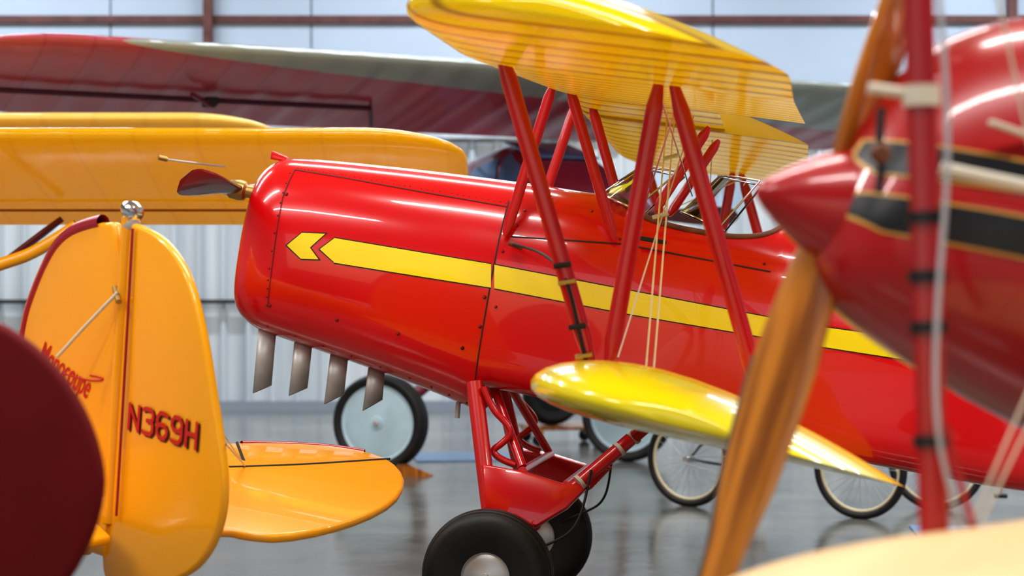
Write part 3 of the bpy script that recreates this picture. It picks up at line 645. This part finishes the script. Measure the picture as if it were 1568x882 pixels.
# ================================================================== BICYCLES
TYC=mat('cream_tyre',(.72,.66,.48),.5); BKF=mat('bicycle_black_enamel',(.02,.02,.025),.25,0,.5)
def bicycle(A,Bp,r=.33):
    A=Vector(A);Bp=Vector(Bp); d=(Bp-A); L=d.length; yaw=math.degrees(math.atan2(d.y,d.x))
    fr=Frame('bicycle',Vector((A.x,A.y,0)),yaw,0)
    for t_,x in(('rear',0),('front',L)):
        ci=[Vector((x+(r-.02)*math.cos(k*math.pi/20),0,r+(r-.02)*math.sin(k*math.pi/20))) for k in range(40)]
        tube(t_+'_tyre',ci,.025,RUB,fr,True); 
        ci2=[Vector((x+(r-.05)*math.cos(k*math.pi/20),0,r+(r-.05)*math.sin(k*math.pi/20))) for k in range(40)]
        tube(t_+'_rim',ci2,.012,TYC,fr,True)
        cyl(t_+'_hub',(x,-.05,r),(x,.05,r),.022,CHROME,fr)
        bm=bmesh.new()
        for k in range(28):
            a=k*2*math.pi/28; p=Vector((x+.02*math.cos(a+.5),(-.03 if k%2 else .03),r+.02*math.sin(a+.5))); q=Vector((x+(r-.05)*math.cos(a),0,r+(r-.05)*math.sin(a)))
            dd=(q-p); M=Matrix.Translation((p+q)/2)@dd.to_track_quat('Z','Y').to_matrix().to_4x4()
            bmesh.ops.create_cone(bm,segments=5,radius1=.0018,radius2=.0018,depth=dd.length,matrix=M)
        me=bpy.data.meshes.new(t_+'_spokes'); bm.to_mesh(me); bm.free(); me.materials.append(STEEL); o=bpy.data.objects.new(t_+'_spokes',me); COL.objects.link(o); o.parent=fr.e
    bb=Vector((L*.42,0,.28)); seat=Vector((L*.28,0,.78)); head=Vector((L*.78,0,.82)); hb=Vector((L*.81,0,.68)); ra=Vector((0,0,r)); fa=Vector((L,0,r))
    for n_,p,q,rr in(('seat_tube',bb,seat,.015),('top_tube',seat-Vector((0,0,.06)),head,.014),('down_tube',bb,hb,.016),('head_tube',head+Vector((-.01,0,.05)),hb,.018),('fork',hb,fa,.013),('chain_stay',bb,ra,.011),('seat_stay',seat-Vector((0,0,.06)),ra,.010),('stem',head,head+Vector((-.03,0,.18)),.012)):
        cyl(n_,p,q,rr,BKF,fr)
    h=head+Vector((-.03,0,.18)); tube('handlebar',[h+Vector(v) for v in((-.18,-.28,-.02),(-.05,-.27,.03),(0,-.1,0),(0,.1,0),(-.05,.27,.03),(-.18,.28,-.02))],.011,CHROME,fr)
    plate('saddle',smoothpoly([seat+Vector(v) for v in((-.12,-.09,.05),(-.02,-.07,.05),(.15,-.02,.04),(.15,.02,.04),(-.02,.07,.05),(-.12,.09,.05))],1),.05,LEA,fr,.015)
    lathe('chainring',[(.001,-.004),(.09,-.004),(.09,.004),(.001,.004)],bb+Vector((0,-.05,0)),CHROME,fr)
    for sd in(-1,1):
        e=bb+Vector((sd*.02,sd*.09,-.16 if sd<0 else .16)); cyl('crank_%d'%sd,bb+Vector((0,sd*.07,0)),e,.01,CHROME,fr); box('pedal_%d'%sd,e+Vector((0,sd*.05,0)),(.09,.09,.025),BLK,fr,.005)
    tube('chain',[bb+Vector(v) for v in((.09,-.05,0),(0,-.05,.09),(-L*.42,-.05,r-.28+.03),(-L*.42-.03,-.05,r-.28),(-L*.42,-.05,r-.28-.03),(0,-.05,-.09))],.004,STEEL,fr,True)
bicycle((W(1055,0,13.95).x,13.95,0),(W(1317,0,13.2).x,13.2,0))
bicycle((W(1435,0,13.75).x,13.75,0),(W(1680,0,13.5).x,13.5,0))

# ================================================================== SMALL FLOOR ITEMS
ch=Frame('wheel_chock',Vector((W(632,0,16.3).x,16.3,0)),10,0)
mk('wedge',[(-.16,-.12,0),(.16,-.12,0),(.16,.12,0),(-.16,.12,0),(-.12,-.12,.08),(-.12,.12,.08),(-.02,-.12,.08),(-.02,.12,.08)],[(0,1,2,3),(0,1,6,4),(3,2,7,5),(4,6,7,5),(0,4,5,3),(1,2,7,6)],WOOD,ch,False)
SHEENB=mat('blue_floor_sheen',(.16,.30,.52),.35,0,.2,.1,6)  # bluish light reflected on the floor, put in as thin blue sheets
for nm_,c_,sz,yw in(('floor_sheen',(-.45,18.0,.006),(.9,.9,.012),8),('floor_sheen',(3.1,12.3,.006),(1.2,.8,.012),-6)):
    fm_=Frame(nm_,Vector((c_[0],c_[1],0)),yw,0); box('sheen_sheet',(0,0,.006),sz,SHEENB,fm_,.003)
dl=Frame('rolling_dolly',Vector((W(860,0,19.6).x,19.6,0)),12,0)
for k,y in enumerate((-.25,0,.25)): box('deck_board_%d'%k,(0,y,.17),(.75,.2,.03),WOOD,dl,.005)
for x in(-.3,.3): box('cross_rail_%d'%(x*10),(x,0,.135),(.07,.75,.04),WOOD,dl,.005)
for x in(-.3,.3):
    for y in(-.28,.28):
        lathe('caster_%d_%d'%(x*10,y*10),[(.001,-.02),(.055,-.02),(.06,0),(.055,.02),(.001,.02)],(x,y,.06),RUB,dl,n=24); box('caster_fork_%d_%d'%(x*10,y*10),(x,y,.1),(.04,.06,.05),STEEL,dl,.004)
lathe('stored_wheel_tyre',[(.16,-.08),(.24,-.09),(.29,-.05),(.3,0),(.29,.05),(.24,.09),(.16,.08)],(-.1,0,.48),RUB,dl,n=40,cap=False); lathe('stored_wheel_disc',[(.001,-.06),(.17,-.04),(.17,.04),(.001,.06)],(-.1,0,.48),DARK,dl,n=32)

# ================================================================== HANGAR SHELL
def floor_mat():
    m,nt,b=newmat('polished_concrete'); N=nt.nodes.new; L=nt.links.new
    tc=N('ShaderNodeTexCoord'); n=N('ShaderNodeTexNoise'); n.inputs['Scale'].default_value=.9; n.inputs['Detail'].default_value=9; n.inputs['Roughness'].default_value=.65
    L(tc.outputs['Object'],n.inputs['Vector'])
    r=N('ShaderNodeValToRGB'); r.color_ramp.elements[0].position=.3; r.color_ramp.elements[1].position=.72
    r.color_ramp.elements[0].color=(.09,.092,.085,1); r.color_ramp.elements[1].color=(.27,.265,.245,1)
    L(n.outputs['Fac'],r.inputs[0]); L(r.outputs[0],b.inputs['Base Color'])
    mr=N('ShaderNodeMapRange'); mr.inputs['To Min'].default_value=.08; mr.inputs['To Max'].default_value=.27; L(n.outputs['Fac'],mr.inputs[0]); L(mr.outputs[0],b.inputs['Roughness'])
    n3=N('ShaderNodeTexNoise'); n3.inputs['Scale'].default_value=4; L(tc.outputs['Object'],n3.inputs['Vector'])
    bp=N('ShaderNodeBump'); bp.inputs['Strength'].default_value=.15; bp.inputs['Distance'].default_value=.02; L(n3.outputs['Fac'],bp.inputs['Height']); L(bp.outputs[0],b.inputs['Normal'])
    setin(b,'Specular IOR Level',.6)
    return m
def wall_mat():
    m,nt,b=newmat('white_metal_siding'); N=nt.nodes.new; L=nt.links.new
    tc=N('ShaderNodeTexCoord'); mp=N('ShaderNodeMapping'); mp.inputs['Scale'].default_value=(2.2,2.2,.08); L(tc.outputs['Object'],mp.inputs[0])
    n=N('ShaderNodeTexNoise'); n.inputs['Scale'].default_value=1.6; n.inputs['Detail'].default_value=4; L(mp.outputs[0],n.inputs['Vector'])
    r=N('ShaderNodeValToRGB'); r.color_ramp.elements[0].position=.3; r.color_ramp.elements[1].position=.7
    r.color_ramp.elements[0].color=(.48,.53,.57,1); r.color_ramp.elements[1].color=(.82,.84,.85,1)
    L(n.outputs['Fac'],r.inputs[0]); L(r.outputs[0],b.inputs['Base Color']); setin(b,'Roughness',.45); return m
WALL=wall_mat(); RUST=mat('rusty_steel_girt',(.14,.055,.045),.6,.1,0,.3,5)
CEIL=mat('white_insulation',(.7,.72,.74),.8)
X0,X1,Y0,Y1,ZH=-15,15,-9,24.9,7.5
box('floor',((X0+X1)/2,(Y0+Y1)/2,-.1),(X1-X0,Y1-Y0,.2),floor_mat())
box('ceiling',((X0+X1)/2,(Y0+Y1)/2,ZH+.05),(X1-X0,Y1-Y0,.1),CEIL)
def corrug(name,along,fixed,lo,hi,z0,z1,sgn):
    x=lo; P=[];V=[]
    while x<hi:
        for dx,dy in((0,0),(.19,0),(.215,.07),(.265,.07),(.29,0)): 
            if x+dx<=hi: P.append((x+dx,dy))
        x+=.31
    P.append((hi,0))
    for z in(z0,z1):
        for a,d in P:
            V.append((a,fixed+sgn*d,z) if along=='x' else (fixed+sgn*d,a,z))
    n=len(P); return mk(name,V,[(i,i+1,n+i+1,n+i) for i in range(n-1)],WALL,None,False)
corrug('wall_back','x',Y1,X0,X1,0,ZH,-1)
corrug('wall_left','y',X0,Y0,Y1,0,ZH,1)
corrug('wall_right','y',X1,Y0,Y1,0,ZH,-1)
box('wall_front',(0,Y0,6.6),(30,.15,1.8),WALL)
# smooth insulated liner panels on the upper back wall
LINER=mat('white_liner_panel',(.50,.58,.68),.5,0,0,.06,.5)
for k in range(12):
    box('trim_%d'%(20+k),(-13.75+k*2.5,Y1-.09,6.0),(2.48,.03,2.15),LINER)
    box('trim_%d'%(40+k),(-13.75+k*2.5,Y1-.09,4.15),(2.48,.03,1.36),LINER)
for k,(z,h,m) in enumerate(((4.87,.09,RUST),(1.36,.05,BLK),(7.1,.1,RUST),(3.42,.06,WALL))): box('trim_%d'%(k+1),(0,Y1-.14,z),(30,.08,h),m)
for k,x in enumerate((-11,-3.77,6.2,11)): box('trim_%d'%(k+6),(x,Y1-.2,(4.3+ZH)/2),(.11,.14,ZH-4.3),RUST)
box('baseboard_back',(0,Y1-.06,.06),(30,.06,.12),mat('baseboard_grey',(.3,.33,.38),.5))
# ceiling lamps : long fluorescent fixtures
def lamp(x,y,lx,ly,e,col=(1,1,1)):
    fr=Frame('ceiling_lamp',Vector((x,y,6.6)),0,0)
    box('housing',(0,0,.06),(lx+.1,ly+.1,.08),CEIL,fr,.01)
    for s_ in(-1,1): cyl('hanger_%d'%s_,(s_*lx*.4,0,.1),(s_*lx*.4,0,.9),.01,STEEL,fr,8)
    l=bpy.data.lights.new('tube_light','AREA'); l.shape='RECTANGLE'; l.size=lx; l.size_y=ly; l.energy=e; l.color=col
    o=bpy.data.objects.new('tube_light',l); COL.objects.link(o); o.parent=fr.e; o.location=(0,0,-.01)
for y,e in((1.5,210),(6.0,220),(12,160),(17,160),(22.3,200)):
    for x in(-6.5,0,6.5): lamp(x,y,4.2,.28,e,(1,.98,.95) if y<15 else (.82,.91,1))
# world
w=bpy.data.worlds.new('World'); sc.world=w; w.use_nodes=True
bg=w.node_tree.nodes['Background']
sky=w.node_tree.nodes.new('ShaderNodeTexSky'); sky.sky_type='NISHITA'; sky.sun_disc=False; sky.sun_elevation=math.radians(40); sky.sun_rotation=math.radians(200)
w.node_tree.links.new(sky.outputs[0],bg.inputs[0]); bg.inputs[1].default_value=.09
# camera
cd=bpy.data.cameras.new('camera'); co=bpy.data.objects.new('camera',cd); COL.objects.link(co); co.location=CAM; co.rotation_euler=(math.radians(90),0,0)
cd.sensor_width=36; cd.lens=36*F/1568; cd.clip_end=200; cd.dof.use_dof=True; cd.dof.focus_distance=8.5; cd.dof.aperture_fstop=2.2
sc.camera=co
